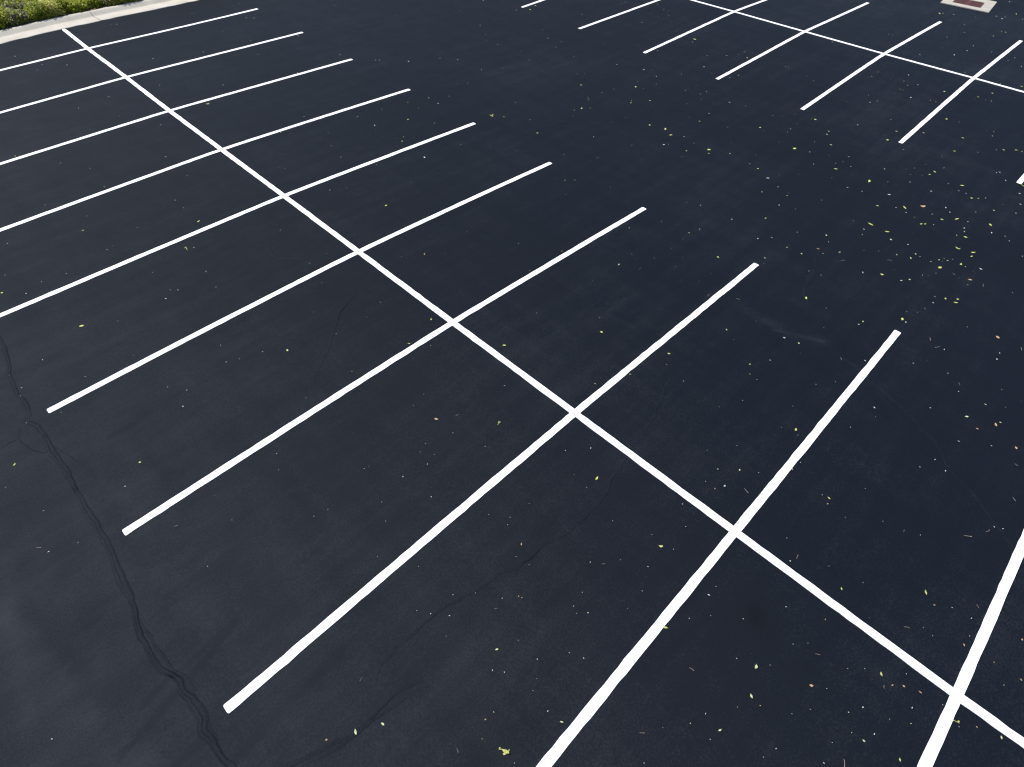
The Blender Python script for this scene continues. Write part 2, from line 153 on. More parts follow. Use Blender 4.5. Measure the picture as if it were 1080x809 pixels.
11.955,8.965,w,0.0568,1.5 10.105,8.201,w,0.0525,1.5 11.035,6.774,w,0.052,1.5 11.265,3.755,w,0.0484,1.5 11.005,4.248,p,0.0485,1.5 
10.097,5.837,g,0.049,1.5 10.255,5.69,g,0.049,1.5 10.066,4.4,o,0.047,1.5 8.602,4.076,g,0.0439,1.5 8.489,1.385,w,0.0404,1.5 10.191,1.885,w,0.0443,1.5 
11.915,1.168,w,0.0471,1.5 12.027,2.878,o,0.049,1.5 15.012,3.237,g,0.0554,1.5 14.19,3.89,w,0.0544,1.5 15.201,5.77,o,0.0585,1.5 5.66,1.037,w,0.0347,1.5 
6.009,2.77,w,0.0375,1.5 6.515,2.118,w,0.0376,1.5 15.317,2.605,w,0.0555,1.5 16.82,-1.317,g,0.0561,1.5 16.169,-1.46,g,0.0545,1.5 
16.169,-1.55,g,0.0545,1.5 14.916,-1.304,w,0.0518,1.5 16.462,-0.495,w,0.0557,1.5 16.065,-2.513,w,0.0539,1.5 11.969,-0.374,p,0.046,1.5 
11.918,0.327,w,0.0464,1.5 10.97,-1.732,o,0.043,1.5 10.911,-2.128,o,0.0426,1.5 10.768,-3.294,w,0.0418,1.5 15.232,-3.411,g,0.0517,1.5 
26.631,-1.508,w,0.0789,1.5 15.245,1.607,w,0.0545,1.5 15.051,0.896,w,0.0535,1.5 20.676,0.659,w,0.0659,1.5 20.718,0.535,w,0.066,1.5 
14.222,-0.71,w,0.0506,1.5 11.726,-4.334,w,0.0436,1.5 -3.745,8.577,w,0.039,1.5 -5.047,6.66,w,0.0348,1.5 -4.64,6.01,w,0.0334,1.5 
-3.425,6.167,w,0.0339,1.5 -2.708,6.497,w,0.0348,1.5 -3.083,4.197,w,0.03,1.5 -3.093,4.896,w,0.0314,1.5 -4.073,4.024,w,0.0294,1.5 
-3.034,1.786,w,0.0254,1.5 -4.934,3.101,w,0.0276,1.5 -4.217,3.032,w,0.0275,1.5 -2.46,3.707,w,0.0292,1.5 -1.564,1.915,p,0.0264,1.5 
-0.656,4.686,w,0.0322,1.5 -0.628,-0.136,p,0.0239,1.5 0.527,2.119,w,0.0286,1.5 2.032,1.899,w,0.0301,1.5 1.251,-0.793,p,0.0254,1.5 
3.939,-0.867,p,0.0296,1.5 4.696,-1.295,g,0.0305,1.5 5.152,-1.271,o,0.0314,1.5 4.245,-1.704,o,0.0294,1.5 4.638,1.502,p,0.0335,1.5 
6.428,-0.517,w,0.0345,1.5 4.158,-1.258,w,0.0296,1.5 8.581,-3.421,w,0.0371,1.5 8.191,-3.778,g,0.0361,1.5 8.607,-5.305,p,0.0366,1.5 
7.835,-4.268,o,0.0352,1.5 7.211,-2.781,w,0.0345,1.5 6.395,-5.547,w,0.0319,1.5 6.27,-5.405,w,0.0317,1.5 6.14,-3.808,w,0.0318,1.5 
5.249,-4.323,w,0.0298,1.5 4.695,-4.534,o,0.0286,1.5 -6.186,1.056,w,0.0242,1.5 -6.427,1.779,o,0.0255,1.5 -4.517,-0.782,w,0.021,1.5 
-5.033,-1.151,w,0.0205,1.5 -2.71,0.337,p,0.0231,1.5 -1.381,-0.872,w,0.0222,1.5 -3.567,-0.267,w,0.0219,1.5 -2.833,-1.339,w,0.0206,1.5 
-3.69,-0.526,w,0.0214,1.5 -3.549,-1.527,o,0.0201,1.5 -3.112,-2.195,w,0.0195,1.5 -1.956,-1.606,w,0.0209,1.5 -2.016,-3.349,p,0.0191,1.5 
-3.733,-1.481,w,0.0201,1.5 -2.214,-3.923,w,0.0185,1.5 2.105,-4.406,w,0.0239,1.5 1.26,-4.794,w,0.0223,1.5 -1.357,-4.684,w,0.0189,1.5 
-0.767,-5.07,w,0.0194,1.5 -0.823,-3.459,o,0.0201,1.5 -2.249,-3.735,w,0.0186,1.5 2.675,-4.337,w,0.0249,1.5 5.021,-7.382,w,0.0293,1.5 
5.405,-7.222,w,0.03,1.5 1.369,-6.051,w,0.0224,1.5 1.565,-6.806,p,0.0228,1.5 1.258,-6.424,w,0.0222,1.5 1.723,-7.233,w,0.0232,1.5 
0.412,-6.017,w,0.0209,1.5 3.577,-5.25,w,0.0263,1.5 -2.925,-3.715,p,0.0182,1.5 -2.251,-4.727,w,0.0181,1.5 -1.781,-5.12,o,0.0183,1.5 
-2.899,-6.186,w,0.0174,1.5 -2.502,-6.137,o,0.0177,1.5 -1.999,-7.015,w,0.0183,1.5 -2.95,-4.456,o,0.0177,1.5 -3.823,-5.26,w,0.0171,1.5 
0.532,-6.966,w,0.0212,1.5 0.786,-8.111,w,0.0221,1.5 0.502,-7.695,o,0.0215,1.5 0.483,-7.805,w,0.0215,1.5 -0.16,-7.745,w,0.0206,1.5 
-0.931,-7.184,w,0.0194,1.5 -0.294,-8.338,w,0.0208,1.5 -1.25,-7.152,o,0.019,1.5 -1.38,-7.455,w,0.019,1.5 -1.151,-6.627,w,0.019,1.5 
0.454,12.633,w,0.043,1.3 3.7,17.518,w,0.0543,1.3 3.708,15.41,w,0.0503,1.3 -1.611,15.734,w,0.0482,1.3 -1.105,7.699,w,0.0329,1.3 
9.872,9.589,w,0.0471,1.3 8.005,15.492,w,0.0544,1.3 0.643,6.53,w,0.0319,1.3 0.571,6.663,w,0.0321,1.3 4.164,7.625,w,0.037,1.3 2.36,7.396,w,0.0348,1.3 
4.868,4.161,w,0.0327,1.3 11.109,12.242,w,0.0528,1.3 5.27,3.672,w,0.0326,1.3 9.495,6.728,w,0.0427,1.3 10.426,0.831,w,0.0379,1.3 
10.737,3.832,w,0.0412,1.3 11.349,1.852,w,0.0403,1.3 13.831,-4.331,w,0.0419,1.3 12.439,-0.056,w,0.0409,1.3 13.035,-3.746,w,0.0404,1.3 
11.668,-3.755,w,0.0378,1.3 -3.279,7.583,w,0.032,1.3 -2.029,2.931,w,0.0242,1.3 -1.899,0.289,w,0.0204,1.3 -0.464,3.176,w,0.0256,1.3 
2.697,-0.883,w,0.0238,1.3 3.237,-3.582,w,0.0227,1.3 3.963,-3.611,w,0.0239,1.3 7.619,-4.05,w,0.0301,1.3 6.651,-6.332,w,0.0281,1.3 
-6.036,0.275,w,0.0198,1.3 -5.452,2.614,w,0.0232,1.3 -2.979,-1.931,w,0.0172,1.3 -1.99,-1.842,w,0.0178,1.3 -2.103,-1.668,w,0.0179,1.3 
-2.094,-3.074,w,0.0167,1.3 -3.2,-2.974,w,0.0161,1.3 -3.479,-2.515,w,0.0164,1.3 -1.641,-0.939,w,0.019,1.3 -0.859,-3.716,w,0.0173,1.3 
0.869,-4.536,w,0.0189,1.3 -0.794,-4.758,w,0.0169,1.3 -1.593,-3.333,w,0.0168,1.3 1.906,-6.429,w,0.0202,1.3 2.057,-5.091,w,0.0204,1.3 
2.573,-5.011,w,0.0212,1.3 3.314,-6.008,w,0.0223,1.3 -3.556,-3.381,w,0.0157,1.3 -3.211,-4.935,w,0.0151,1.3 -3.094,-4.885,w,0.0151,1.3 
-0.801,-5.714,w,0.0167,1.3 -1.428,-7.032,w,0.0163,1.3 -0.743,-7.79,w,0.0172,1.3 -0.437,-7.393,w,0.0174,1.3 -0.201,-8.14,w,0.018,1.3 
-0.63,-6.818,w,0.017,1.3 -0.761,-6.702,w,0.0168,1.3 
"""
LEAF_LABELS = [('-3.824,-5.111', 'bright yellow-green leaf sprig at the bottom edge, largest of all the litter'),
 ('-4.786,-3.904', 'light green stalked leaf lying on the crack near the bottom edge'),
 ('-4.55,-4.049', 'curved pale leaf just right of the green stalked leaf on the crack'),
 ('6.152,5.474', 'yellow-green leaf clump off the upper end of the fifth near row line'),
 ('-2.321,5.157', 'yellow-green leaf lying just below the fifth near row line'),
 ('-0.949,-2.087', 'green leaf in the stall between the seventh and eighth near row lines'),
 ('-1.554,-1.38', 'orange-brown leaf left of the green leaf between seventh and eighth near row lines'),
 ('-0.653,-3.718', 'yellow-green leaf left of the long cross line between eighth and ninth near row lines'),
 ('-1.275,-6.52', 'whitish folded leaf in the stall between the last two near row lines'),
 ('-1.58,-6.644', 'pale curved leaf just below the whitish folded leaf near the bottom'),
 ('-1.648,-5.568', 'yellow-green leaf touching the right side of the ninth near row line'),
 ('-0.266,-8.291', 'yellow leaf just below the crossing at the lower right corner'),
 ('12.863,-5.629', 'green leaf at the right edge beside the cut off far line end')]
import bpy, bmesh, math, random
import numpy as np
from mathutils import Matrix, Vector

rng = np.random.default_rng(7)
random.seed(7)
C = bpy.context.scene.collection
STEPS = np.linspace(-.6, .6, 13)

def ground(u, v):
    """height of the asphalt: low crowns under both cross lines, a valley along the aisle, a dip to the drain"""
    u = np.asarray(u, float); v = np.asarray(v, float)
    s = np.mean([np.interp(u + k, KU, KZ) for k in STEPS], 0)
    a = np.abs(v)
    return s + VG * np.where(a < 18, a * a, 36 * a - 324)

def gz(u, v): return float(ground(u, v))

# ------------------------------------------------------------------ node helpers
def new_mat(name):
    m = bpy.data.materials.new(name); m.use_nodes = True
    nt = m.node_tree; b = nt.nodes['Principled BSDF']
    return m, nt, b

def N(nt, typ, **kw):
    n = nt.nodes.new(typ)
    for k, v in kw.items():
        if k in n.inputs: n.inputs[k].default_value = v
        else: setattr(n, k, v)
    return n

def link(nt, a, ao, b, bi): nt.links.new(a.outputs[ao], b.inputs[bi])

def noise(nt, scale, detail=4, rough=.55, stretch=None, rot=0.0):
    tc = N(nt, 'ShaderNodeTexCoord'); mp = N(nt, 'ShaderNodeMapping')
    if stretch: mp.inputs['Scale'].default_value = stretch
    mp.inputs['Rotation'].default_value = (0, 0, rot)
    n = N(nt, 'ShaderNodeTexNoise', Scale=scale, Detail=detail, Roughness=rough)
    link(nt, tc, 'Object', mp, 'Vector'); link(nt, mp, 'Vector', n, 'Vector')
    return n

def remap(nt, src, out, a, b, c, d):
    m = N(nt, 'ShaderNodeMapRange')
    m.inputs[1].default_value = a; m.inputs[2].default_value = b
    m.inputs[3].default_value = c; m.inputs[4].default_value = d
    link(nt, src, out, m, 0)
    return m

def math2(nt, op, a, b):
    m = N(nt, 'ShaderNodeMath', operation=op)
    for i, x in enumerate((a, b)):
        if isinstance(x, (int, float)): m.inputs[i].default_value = x
        else: nt.links.new(x, m.inputs[i])
    return m.outputs[0]

def asphalt_material():
    m, nt, b = new_mat('sealed asphalt')
    at = N(nt, 'ShaderNodeAttribute', attribute_name='wear_and_sheen')
    wear_and_sheen = at.outputs['Fac']
    big = remap(nt, noise(nt, .22, 5, .6), 0, .3, .7, -.15, .15).outputs[0]
    streak = remap(nt, noise(nt, 1.0, 5, .6, (.35, 3.2, 1), .12), 0, .3, .7, -.12, .12).outputs[0]
    streak2 = remap(nt, noise(nt, .8, 4, .6, (3.0, .3, 1), -.2), 0, .3, .7, -.08, .08).outputs[0]
    mid = remap(nt, noise(nt, 5, 6, .65), 0, .25, .75, -.07, .07).outputs[0]
    grain = remap(nt, noise(nt, 45, 3, .7), 0, .25, .75, -.32, .32).outputs[0]
    s = math2(nt, 'ADD', big, streak); s = math2(nt, 'ADD', s, streak2)
    s = math2(nt, 'ADD', s, mid); s = math2(nt, 'ADD', s, grain)
    wn = remap(nt, noise(nt, 2.2, 6, .7, (.6, 2.0, 1), .35), 0, .25, .75, .45, 1.55).outputs[0]
    s = math2(nt, 'ADD', s, math2(nt, 'MULTIPLY', wear_and_sheen, wn))
    f = remap(nt, nt.nodes.new('ShaderNodeValue'), 0, -1, 1, 0, 1)
    nt.links.new(s, f.inputs[0])
    ramp = N(nt, 'ShaderNodeValToRGB')
    e = ramp.color_ramp.elements
    e[0].position = 0; e[0].color = ASPH_DARK
    e[1].position = 1; e[1].color = ASPH_LIGHT
    mid_e = ramp.color_ramp.elements.new(.5); mid_e.color = ASPH_MID
    link(nt, f, 0, ramp, 0)
    link(nt, ramp, 0, b, 'Base Color')
    rr = remap(nt, noise(nt, 1.3, 5, .6), 0, .3, .7, .64, .70)
    link(nt, rr, 0, b, 'Roughness')
    b.inputs['Specular IOR Level'].default_value = ASPH_SPEC
    b.inputs['Diffuse Roughness'].default_value = 1.0
    b.inputs['Specular Tint'].default_value = (.82, .89, 1, 1)
    h1 = noise(nt, 60, 4, .7); h2 = noise(nt, 3.0, 4, .6)
    hh = math2(nt, 'ADD', math2(nt, 'MULTIPLY', h1.outputs[0], .25), math2(nt, 'MULTIPLY', h2.outputs[0], 1.2))
    bp = N(nt, 'ShaderNodeBump', Strength=.5, Distance=.006)
    nt.links.new(hh, bp.inputs['Height']); link(nt, bp, 'Normal', b, 'Normal')
    return m

def paint_material():
    m, nt, b = new_mat('white road paint')
    n1 = remap(nt, noise(nt, 6, 6, .7), 0, .3, .75, .80, .89)
    n2 = remap(nt, noise(nt, 60, 3, .7), 0, .2, .45, .90, 1.0)
    v = math2(nt, 'MULTIPLY', n1.outputs[0], n2.outputs[0])
    cb = N(nt, 'ShaderNodeCombineColor')
    for k, g in ((0, 1.0), (1, .995), (2, .985)):
        nt.links.new(math2(nt, 'MULTIPLY', v, g), cb.inputs[k])
    link(nt, cb, 0, b, 'Base Color')
    b.inputs['Roughness'].default_value = .6
    b.inputs['Specular IOR Level'].default_value = .3
    return m

def two_tone(name, c0, c1, scale, rough=.8, grain=0.0, bump=0.0, spec=.3, trans=0.0):
    m, nt, b = new_mat(name)
    n = noise(nt, scale, 6, .62)
    f = remap(nt, n, 0, .3, .7, 0, 1).outputs[0]
    if grain:
        g = remap(nt, noise(nt, scale * 14, 3, .7), 0, .2, .8, -grain, grain).outputs[0]
        f = math2(nt, 'ADD', f, g)
    r = N(nt, 'ShaderNodeValToRGB')
    r.color_ramp.elements[0].color = (*c0, 1); r.color_ramp.elements[1].color = (*c1, 1)
    nt.links.new(f, r.inputs[0]); link(nt, r, 0, b, 'Base Color')
    b.inputs['Roughness'].default_value = rough
    b.inputs['Specular IOR Level'].default_value = spec
    if bump:
        h = noise(nt, scale * 8, 5, .7)
        bp = N(nt, 'ShaderNodeBump', Strength=.6, Distance=bump)
        link(nt, h, 0, bp, 'Height'); link(nt, bp, 'Normal', b, 'Normal')
    if trans:
        out = [n for n in nt.nodes if n.type == 'OUTPUT_MATERIAL'][0]
        t = N(nt, 'ShaderNodeBsdfTranslucent'); mx = N(nt, 'ShaderNodeMixShader', Fac=trans)
        link(nt, r, 0, t, 'Color'); link(nt, b, 0, mx, 1); link(nt, t, 0, mx, 2); link(nt, mx, 0, out, 'Surface')
    return m

def leafy_material(name, stops):
    """foliage: each leaf carries its own colour number in the 'hue' attribute"""
    m, nt, b = new_mat(name)
    at = N(nt, 'ShaderNodeAttribute', attribute_name='hue')
    r = N(nt, 'ShaderNodeValToRGB'); r.color_ramp.interpolation = 'LINEAR'
    el = r.color_ramp.elements
    el[0].position, el[0].color = stops[0][0], (*stops[0][1], 1)
    el[1].position, el[1].color = stops[-1][0], (*stops[-1][1], 1)
    for p, c in stops[1:-1]:
        x = el.new(p); x.color = (*c, 1)
    nt.links.new(at.outputs['Fac'], r.inputs[0]); link(nt, r, 0, b, 'Base Color')
    b.inputs['Roughness'].default_value = .55
    b.inputs['Specular IOR Level'].default_value = .35
    out = [n for n in nt.nodes if n.type == 'OUTPUT_MATERIAL'][0]
    t = N(nt, 'ShaderNodeBsdfTranslucent'); mx = N(nt, 'ShaderNodeMixShader', Fac=.42)
    link(nt, r, 0, t, 'Color'); link(nt, b, 0, mx, 1); link(nt, t, 0, mx, 2); link(nt, mx, 0, out, 'Surface')
    return m

# ------------------------------------------------------------------ mesh helpers
def obj(name, verts, faces, mat, parent=None, smooth=False, attr=None):
    me = bpy.data.meshes.new(name)
    me.from_pydata([tuple(map(float, v)) for v in verts], [], [tuple(map(int, f)) for f in faces])
    if smooth: me.shade_smooth()
    me.materials.append(mat)
    if attr:
        a = me.attributes.new(attr[0], 'FLOAT', 'POINT'); a.data.foreach_set('value', np.asarray(attr[1], np.float32))
    o = bpy.data.objects.new(name, me); C.objects.link(o)
    if parent: o.parent = parent
    return o

def obj_np(name, verts, quads, mat, smooth=False, attr=None):
    """big meshes straight from arrays; quads is (n,4)"""
    me = bpy.data.meshes.new(name)
    n = len(quads)
    me.vertices.add(len(verts)); me.vertices.foreach_set('co', np.asarray(verts, np.float32).ravel())
    me.loops.add(n * 4); me.loops.foreach_set('vertex_index', np.asarray(quads, np.int32).ravel())
    me.polygons.add(n); me.polygons.foreach_set('loop_start', np.arange(0, 4 * n, 4, dtype=np.int32))
    me.update(calc_edges=True); me.validate()
    me.polygons.foreach_set('use_smooth', np.full(n, smooth))
    me.materials.append(mat)
    if attr:
        a = me.attributes.new(attr[0], 'FLOAT', 'POINT'); a.data.foreach_set('value', np.asarray(attr[1], np.float32))
    o = bpy.data.objects.new(name, me); C.objects.link(o)
    return o

def bm_obj(name, bm, mat, parent=None, smooth=False):
    me = bpy.data.meshes.new(name); bm.normal_update(); bm.to_mesh(me); bm.free()
    if smooth: me.shade_smooth()
    me.materials.append(mat)
    o = bpy.data.objects.new(name, me); C.objects.link(o)
    if parent: o.parent = parent
    return o

def box(bm, x0, x1, y0, y1, z0, z1, bev=0.0):
    r = bmesh.ops.create_cube(bm, size=1)
    bmesh.ops.transform(bm, verts=r['verts'], matrix=Matrix.Translation(((x0+x1)/2, (y0+y1)/2, (z0+z1)/2)) @ Matrix.Diagonal((x1-x0, y1-y0, z1-z0, 1)))
    if bev:
        ed = list({e for v in r['verts'] for e in v.link_edges})
        bmesh.ops.bevel(bm, geom=ed, offset=bev, segments=2, affect='EDGES')

def tag(o, label=None, cat=None, group=None, kind=None):
    if label: o['label'] = label
    if cat: o['category'] = cat
    if group: o['group'] = group
    if kind: o['kind'] = kind
    return o

def smooth_line(pts, step):
    """Catmull-Rom through the points, resampled at an even step"""
    P = np.array(pts, float)
    Q = np.vstack([2*P[0]-P[1], P, 2*P[-1]-P[-2]])
    out = []
    for i in range(1, len(Q)-2):
        L = np.linalg.norm(Q[i+1]-Q[i]); n = max(2, int(L/step))
        for t in np.linspace(0, 1, n, endpoint=False):
            a, b, c, d = Q[i-1], Q[i], Q[i+1], Q[i+2]
            out.append(.5*((2*b)+(c-a)*t+(2*a-5*b+4*c-d)*t*t+(3*b-a-3*c+d)*t**3))
    out.append(P[-1])
    return np.array(out)

# ------------------------------------------------------------------ materials
ASPH_DARK = (.0016, .0024, .0042, 1)
ASPH_MID = (.0030, .0048, .0092, 1)
ASPH_LIGHT = (.026, .029, .034, 1)
ASPH_SPEC = .14
M_ASPH = asphalt_material()
M_PAINT = paint_material()
M_CONC = two_tone('kerb concrete', (.36, .33, .28), (.47, .44, .38), 1.4, .85, .25, .004)
M_APRON = two_tone('drain concrete', (.30, .275, .235), (.40, .37, .32), 2.5, .85, .25, .004)
M_RUST = two_tone('rusty iron', (.070, .028, .028), (.14, .060, .056), 9, .8, .3, .002)
M_PIT = two_tone('dark pit wall', (.012, .010, .009), (.03, .025, .022), 4, .9)
M_SOIL = two_tone('bark mulch soil', (.05, .032, .022), (.14, .10, .075), 3.0, .95, .5, .02)
M_EARTH = two_tone('dry earth and grass', (.10, .095, .05), (.20, .17, .10), .06, .95, .4, .03)
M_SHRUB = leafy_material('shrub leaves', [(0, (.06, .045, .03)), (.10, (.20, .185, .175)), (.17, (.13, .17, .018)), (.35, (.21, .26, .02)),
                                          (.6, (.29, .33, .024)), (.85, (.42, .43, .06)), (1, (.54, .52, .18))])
M_LEAF = {'g': two_tone('yellow green leaf', (.36, .38, .09), (.55, .56, .20), 60, .6, trans=.2),
          'p': two_tone('pale green leaf', (.38, .42, .20), (.58, .60, .36), 60, .6, trans=.2),
          'w': two_tone('whitish leaf bit', (.38, .38, .33), (.60, .59, .54), 60, .7),
          'o': two_tone('dry orange brown leaf', (.28, .16, .08), (.48, .34, .20), 60, .7, trans=.1),
          't': two_tone('dry twig bark', (.16, .12, .10), (.30, .24, .20), 60, .8)}

# ------------------------------------------------------------------ asphalt
def axis(spans):
    out = []
    for a, b, s in spans: out += list(np.arange(a, b - 1e-6, s))
    out.append(spans[-1][1]); return np.array(out)

gu = axis([(-90, -30, 6), (-30, -9, .7), (-9, 6, .045), (6, 15, .09), (15, 29.4, .15), (29.4, 45, .6), (45, 110, 5)])
KERB0, KERBS = 18.43, .045                       # front edge of the gutter: v = KERB0 + KERBS * u
gv = axis([(-90, -30, 6), (-30, -10, .7), (-10, 4, .045), (4, 18.0, .09)])
gv = np.append(gv, [18.0 + .1 * k for k in range(1, 4)])
U, V = np.meshgrid(gu, gv, indexing='ij')
# last rows bend to run under the gutter edge
lastv = KERB0 + KERBS * np.clip(gu, -60, 60) + .06
V[:, -1] = lastv; V[:, -2] = (V[:, -3] + lastv) / 2 * (lastv > 17.9) + V[:, -2] * (lastv <= 17.9)
for i in np.where(lastv < 18.35)[0]:
    k = gv < lastv[i] - .3
    top = gv[k][-1]; n = np.sum(~k)
    V[i, ~k] = np.linspace(top, lastv[i], n + 1)[1:]
Z = ground(U, V)

def seg_dist(Pu, Pv, pts):
    d = np.full(Pu.shape, 1e9)
    for (a, b), (c, e) in zip(pts[:-1], pts[1:]):
        dx, dy = c-a, e-b; L = dx*dx+dy*dy+1e-9
        t = np.clip(((Pu-a)*dx+(Pv-b)*dy)/L, 0, 1)
        d = np.minimum(d, np.hypot(Pu-a-t*dx, Pv-b-t*dy))
    return d

W = np.zeros(U.shape)
# near drive aisle is dustier; sun sheen painted in too, lighter left, darker right
W += .14 / (1 + np.exp((U + 5.2 + .4*np.sin(V*.9)) / .9))
W += .07 / (1 + np.exp((U + 1.0) / 1.5))
W -= .10 * np.exp(-((U-7.5)/5)**2) / (1 + np.exp((V+1)/2))
ph = rng.uniform(0, 6, 8)
for h, s, pts in WEAR:
    ext = h * 3 + .3
    us = [a for a, b in pts]; vs = [b for a, b in pts]
    sel = (U > min(us)-ext) & (U < max(us)+ext) & (V > min(vs)-ext) & (V < max(vs)+ext)
    if not sel.any(): continue
    d = seg_dist(U[sel], V[sel], smooth_line(pts, .2))
    brk = .72 + .28*np.sin(U[sel]*7+ph[0])*np.sin(V[sel]*9+ph[1])
    W[sel] += s * brk * np.exp(-(d/max(h, .03))**2)
nu, nv = U.shape
idx = np.arange(nu*nv).reshape(nu, nv)
quads = np.stack([idx[:-1, :-1], idx[1:, :-1], idx[1:, 1:], idx[:-1, 1:]], -1).reshape(-1, 4)
cu = (U[:-1, :-1]+U[1:, 1:]).ravel()/2; cv = (V[:-1, :-1]+V[1:, 1:]).ravel()/2
DU, DV, DR = 27.42, .045, math.radians(6.3)      # centre and turn of the storm drain
quads = quads[np.hypot(cu-DU, cv-DV) > .70]
tag(obj_np('asphalt', np.stack([U, V, Z], -1).reshape(-1, 3), quads, M_ASPH, True, ('wear_and_sheen', W.ravel())), kind='structure')

# far earth to the horizon
e = 4000
xs = [-e, -300, -92, 112, 300, e]
vv, ff = [], []
for y in xs:
    for x in xs: vv.append((x, y, -1.6))
for j in range(5):
    for i in range(5): ff.append((j*6+i, j*6+i+1, (j+1)*6+i+1, (j+1)*6+i))
tag(obj('ground', vv, ff, M_EARTH), kind='structure')

# ------------------------------------------------------------------ cracks sealed over in the asphalt
for k, wt, pts in CRACK:
    P = smooth_line(pts, .03 if wt > .4 else .05)
    n = len(P)
    # small wander
    T = np.gradient(P, axis=0); T /= np.linalg.norm(T, axis=1)[:, None] + 1e-9
    Nn = np.stack([-T[:, 1], T[:, 0]], -1)
    def wander(a, scale):
        g = rng.normal(size=n//scale+3); return a*np.interp(np.arange(n)/scale, np.arange(len(g)), g)
    P = P + Nn * (wander(.004, 2) + wander(.008, 5) + wander(.010, 14))[:, None]
    half = (.060 if wt == 1 else .026 if wt > .3 else .018) * (1 + .28*wander(1, 9).clip(-1, 1))
    hgt = (.0075 if wt == 1 else .0038*(wt/.5)) * (1 + .3*wander(1, 7).clip(-1, 1))
    gw = (.009 if wt == 1 else .004) * (1 + .4*wander(1, 3).clip(-1.5, 1.5))
    prof = [(-1, -.15), (-.6, .35), (-.3, .85), (0, 1.0), (None, 0.05), (0, .95), (.35, .8), (.7, .3), (1, -.15)]
    vs, ws = [], []
    fade = np.clip(np.minimum(np.arange(n), n-1-np.arange(n))/8, 0, 1)
    for i in range(n):
        for j, (o, h) in enumerate(prof):
            off = o*half[i] if o is not None else 0
            if j == 3: off = -gw[i]
            if j == 5: off = gw[i]
            q = P[i] + Nn[i]*off
            hh = h*hgt[i]*fade[i] if h > 0 else -.004
            if j == 4: hh = .0012
            vs.append((q[0], q[1], gz(q[0], q[1]) + max(hh, -.004) - (.003 if fade[i] == 0 else 0)))
            ws.append((-.36 if wt == 1 else -.36) if j == 4 else (.10 if 1 < j < 7 else .02))
    m = len(prof)
    fs = [(i*m+j, (i+1)*m+j, (i+1)*m+j+1, i*m+j+1) for i in range(n-1) for j in range(m-1)]
    fs = [tuple(reversed(f)) for f in fs]
    tag(obj('asphalt_crack', vs, fs, M_ASPH, None, True, ('wear_and_sheen', ws)), kind='structure', group='cracks sealed over in the asphalt')

# ------------------------------------------------------------------ painted lines
def stripe(name, centre, half, lift, rounded=True):
    """a painted line as a thin sheet that follows the asphalt"""
    P = np.array(centre, float); n = len(P)
    T = np.gradient(P, axis=0); T /= np.linalg.norm(T, axis=1)[:, None]
    Nn = np.stack([-T[:, 1], T[:, 0]], -1)
    s = np.concatenate([[0], np.cumsum(np.linalg.norm(np.diff(P, axis=0), axis=1))])
    wob = lambda: .0026*np.interp(s/.12, np.arange(int(s[-1]/.12)+3), rng.normal(size=int(s[-1]/.12)+3))
    hl, hr = half + wob(), half + wob()
    if rounded:
        e = np.minimum(s, s[-1]-s); r = .018
        k = np.where(e < r, np.sqrt(np.clip(1-((r-e)/r)**2, 0, 1))*.35+.65, 1.0); hl, hr = hl*k, hr*k
    vs = []
    for i in range(n):
        for off in (-hl[i], 0, hr[i]):
            q = P[i]+Nn[i]*off; vs.append((q[0], q[1], gz(q[0], q[1])+lift))
    for i in range(n):                                     # low edge of the paint film
        for off in (-hl[i], hr[i]):
            q = P[i]+Nn[i]*off; vs.append((q[0], q[1], gz(q[0], q[1])-.002))
    fs = []
    for i in range(n-1):
        a = 3*i; fs += [(a, a+3, a+4, a+1), (a+1, a+4, a+5, a+2)]
        c = 3*n+2*i; fs += [(a, c, c+2, a+3), (a+2, a+5, c+3, c+1)]
    fs = [tuple(reversed(f)) for f in fs]
    a = 3*(n-1); c = 3*n+2*(n-1)
    fs += [(0, 1, 2, 3*n+1, 3*n), (a, c, c+1, a+2, a+1)]
    return obj(name, vs, fs, M_PAINT)

def spread(a, b, step=.06):
    fine = [0, .006, .012, .022]
    return np.array([a+x for x in fine] + list(np.linspace(a+.05, b-.05, int((b-a)/step))) + [b-x for x in reversed(fine)])

ordn = ['', 'second', 'third', 'fourth', 'fifth', 'sixth', 'seventh', 'eighth', 'ninth', 'tenth']
LAB_A = {1: 'white stall line of the near row lying closest to the concrete kerb',
         10: 'white stall line cut by the lower right edges, farthest from the kerb',
         9: 'broad white stall line of the near row reaching the bottom edge, ninth from the kerb'}
LAB_B = {0: 'tiny white line end at the top edge, leftmost of the far row',
         1: 'white stall line of the far row just right of the tiny top line end',
         2: 'white stall line of the far row crossing its long line at the very top',
         3: 'white far row stall line just left of the one pointing at the drain',
         4: 'white far row stall line whose upper end points at the concrete drain',
         5: 'white far row stall line just right of the one pointing at the drain',
         6: 'white line end cut off by the right edge beside a green leaf'}
for row, i, u0, u1, c in STALL:
    us = spread(u0, u1)
    o = stripe('parking_line', [(u, np.polyval(c, u)) for u in us], .0535, .005)
    if row == 'A':
        lab = LAB_A.get(i) or 'white stall line of the near row, %s one counted from the concrete kerb' % ordn[i-1]
        tag(o, lab, 'parking line', 'stall lines of the near parking row')
    else:
        tag(o, LAB_B[i], 'parking line', 'stall lines of the far parking row')
a = np.array(SPINEA); co = np.polyfit(a[:, 1], a[:, 0], 3)
def spine_u(v): return float(np.interp(v, a[::-1, 1], a[::-1, 0]))
vsx = np.arange(18.40, -14.0, -.12)
tag(stripe('parking_line', [(spine_u(v), v) for v in vsx], .0535, .009),
    'long white line crossing all stall lines from kerb to lower right corner', 'parking line', 'long cross lines of the parking rows')
b = np.array(SPINEB)
def spine2_u(v): return float(np.interp(v, b[::-1, 1], b[::-1, 0]))
